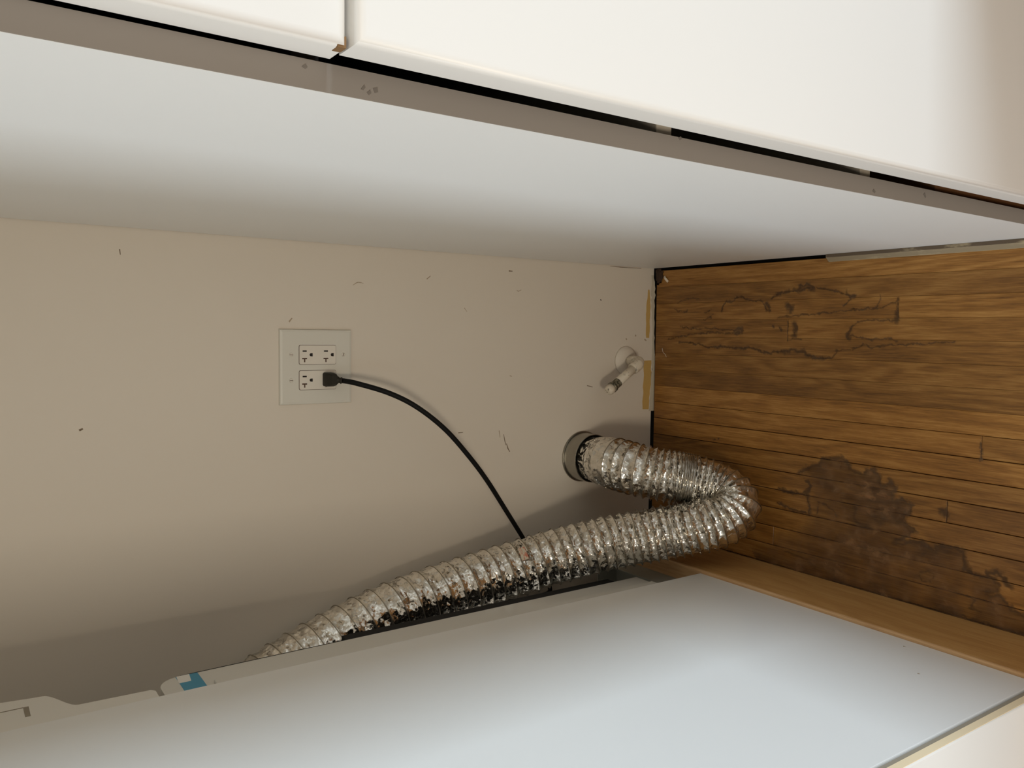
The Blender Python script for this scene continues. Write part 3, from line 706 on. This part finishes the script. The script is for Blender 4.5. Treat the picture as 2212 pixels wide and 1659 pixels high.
def build_duct():
    c = catmull(DP, 40); c, s = resample(c, n=1900)
    T, N, B = frames(c); Ltot = s[-1]
    # rib pitch along the run (m): loose at the wall, bunched at the kink, stretched up the wall
    kp = [0, .05, .10, .17, .215, .235, .26, .30, .36, .43, .50, .56, .62, .72, .85, 1.0]
    sk = [0.0, 0.05, 0.09, 0.16, 0.205, 0.220, 0.238, 0.250, 0.30, 0.36, 0.43, 0.50, 0.58, 0.70, 0.85, 1.0, 1.4]
    pk = [.030, .030, .018, .0145, .010, .0046, .0046, .012, .013, .0125, .015, .0165, .0175, .021, .026, .030, .031]
    pitch = np.interp(s, sk, pk)
    phi = np.r_[0, np.cumsum(0.5 * (1 / pitch[1:] + 1 / pitch[:-1]) * np.diff(s))]
    seg = 112; th = np.linspace(0, 2 * np.pi, seg, endpoint=False)
    TT, SS = np.meshgrid(th, np.arange(len(s)))
    t = phi[SS] - TT / (2 * np.pi); fr = t - np.floor(t)
    sag = np.interp(pitch, [.0046, .012, .02, .03], [.0028, .0045, .0040, .0028])[SS]
    R0 = np.interp(s, [0, .012, .035, .07, 1.4], [.0478, .0484, .0520, .0545, .0545])[SS]
    prof = np.sin(np.pi * fr) ** 0.75
    fade = np.interp(s, [0, .03, .06], [0, .2, 1])[SS]
    r = R0 - sag * prof * fade
    # crumples: folded facets between the ribs
    cr = np.zeros_like(r)
    rad = 0.053
    for (i, j), _ in np.ndenumerate(r):
        a = TT[i, j]; q = Vector((rad * math.cos(a) * 88, rad * math.sin(a) * 88, s[i] * 88))
        d, _p = noise.voronoi(q, distance_metric='DISTANCE'); cr[i, j] = d[1] - d[0]
    amp = np.interp(pitch, [.0028, .010, .03], [.0002, .0022, .0030])[SS]
    r += (cr - 0.35) * amp * (0.25 + 0.75 * prof) * (0.35 + .65 * fade)
    V = c[:, None] + r[..., None] * (np.cos(TT)[..., None] * N[:, None] + np.sin(TT)[..., None] * B[:, None])
    idx = np.arange(len(s) * seg).reshape(len(s), seg)
    a = idx[:-1]; b = idx[1:]
    F = np.stack([a, np.roll(a, -1, 1), np.roll(b, -1, 1), b], -1).reshape(-1, 4)
    me = bpy.data.meshes.new('foil_sleeve'); me.from_pydata(V.reshape(-1, 3).tolist(), [], F.tolist()); me.update()
    at = me.attributes.new('slack', 'FLOAT', 'POINT'); at.data.foreach_set('value', (prof * np.clip(pitch[SS] / .011, .15, 1)).reshape(-1).astype(np.float32))
    uv = me.uv_layers.new(name='UVMap'); li = np.zeros(len(me.loops), int); me.loops.foreach_get('vertex_index', li)
    U = np.stack([np.repeat(s, seg), np.tile(th * rad, len(s))], 1)[li]
    # close the seam
    Uq = U.reshape(-1, 4, 2); wrap = (Uq[:, :, 1].max(1) - Uq[:, :, 1].min(1)) > .2
    Uq[wrap, :, 1] = np.where(Uq[wrap, :, 1] < .1, Uq[wrap, :, 1] + 2 * np.pi * rad, Uq[wrap, :, 1])
    uv.data.foreach_set('uv', Uq.reshape(-1).astype(np.float32))
    link('foil_sleeve', me, 'foil', duct, True)
    # the spring wire under the ridges
    total = phi[-1]; m = int(total * 48); ph = np.linspace(2.2, total - .02, m)
    ii = np.interp(ph, phi, np.arange(len(s)))
    # wire at turn ph sits at angle 2*pi*frac(ph)
    C2 = np.stack([np.interp(ii, np.arange(len(s)), c[:, k]) for k in range(3)], 1)
    N2 = np.stack([np.interp(ii, np.arange(len(s)), N[:, k]) for k in range(3)], 1)
    B2 = np.stack([np.interp(ii, np.arange(len(s)), B[:, k]) for k in range(3)], 1)
    an = 2 * np.pi * ph; rw = .0545 + .0001
    W = C2 + rw * (np.cos(an)[:, None] * N2 + np.sin(an)[:, None] * B2)
    tube('wire_coil', W, 0.00085, 'wire', duct, 5)
    # small printed paper label stuck round the sleeve
    i0 = int(np.argmin(np.abs(c[:, 2] - 0.452) + (s < .6) * 9)); rows = []
    up = np.array([0.72, -0.69, 0.0])
    for di in range(-10, 11):
        i = i0 + di; a = up - T[i] * (up @ T[i]); a /= np.linalg.norm(a); b = np.cross(T[i], a)
        rows.append([c[i] + .0556 * (math.cos(t) * a + math.sin(t) * b) for t in np.linspace(-.24, .24, 9)])
    V = [tuple(p) for r in rows for p in r]
    F = [(i * 9 + j, i * 9 + j + 1, i * 9 + j + 10, i * 9 + j + 9) for i in range(20) for j in range(8)]
    me = bpy.data.meshes.new('paper_label'); me.from_pydata(V, [], F); me.update()
    o = link('paper_label', me, 'label', duct, True); o['label'] = 'pale paper label with faint red print'
build_duct()

# ------------------------------------------------------------------ small litter on the floor
def scrap():
    bm = bmesh.new(); p0 = np.array((-0.0258, -0.0354)); d = np.array((-0.72, -0.62)); n = np.array((0.62, -0.72))
    vs = []
    for i, (t, h) in enumerate(((-.009, .0012), (-.003, .0030), (.003, .0018), (.009, .0006))):
        row = [bm.verts.new((*(p0 + d * t + n * s), h + 0.0003)) for s in (-.0030, .0030)]; vs.append(row)
    for a, b in zip(vs[:-1], vs[1:]): bm.faces.new((a[0], a[1], b[1], b[0]))
    r = bmesh.ops.extrude_face_region(bm, geom=list(bm.faces)); bmesh.ops.translate(bm, vec=(0, 0, .0004), verts=[g for g in r['geom'] if isinstance(g, bmesh.types.BMVert)])
    return tag(from_bm('paper_scrap', bm, 'paper'), 'tiny cream paper scrap lying in the floor corner', 'litter')
scrap()
hp = [(*survey(u, v, 2, 0)[:2], 0.0009) for u, v in [(1431, 752), (1433, 761), (1437, 765), (1440, 771)]]
tag(tube('thread', catmull(hp, 6), 0.0005, 'paper', None, 6), 'short white thread lying on the floor by the wall', 'litter')
def lint():
    bm = bmesh.new(); bmesh.ops.create_icosphere(bm, subdivisions=3, radius=1)
    for v in bm.verts:
        k = 1 + .5 * noise.noise(v.co * 2.3) + .35 * noise.noise(v.co * 6)
        v.co = Vector((-0.0175 + v.co.x * .016 * k, -0.013 + v.co.y * .012 * k, 0.0005 + max(0, v.co.z) * .0035 * k))
    return tag(from_bm('lint_clump', bm, 'lint'), 'dark dusty lint heaped in the corner under the cabinet', 'litter')
lint()
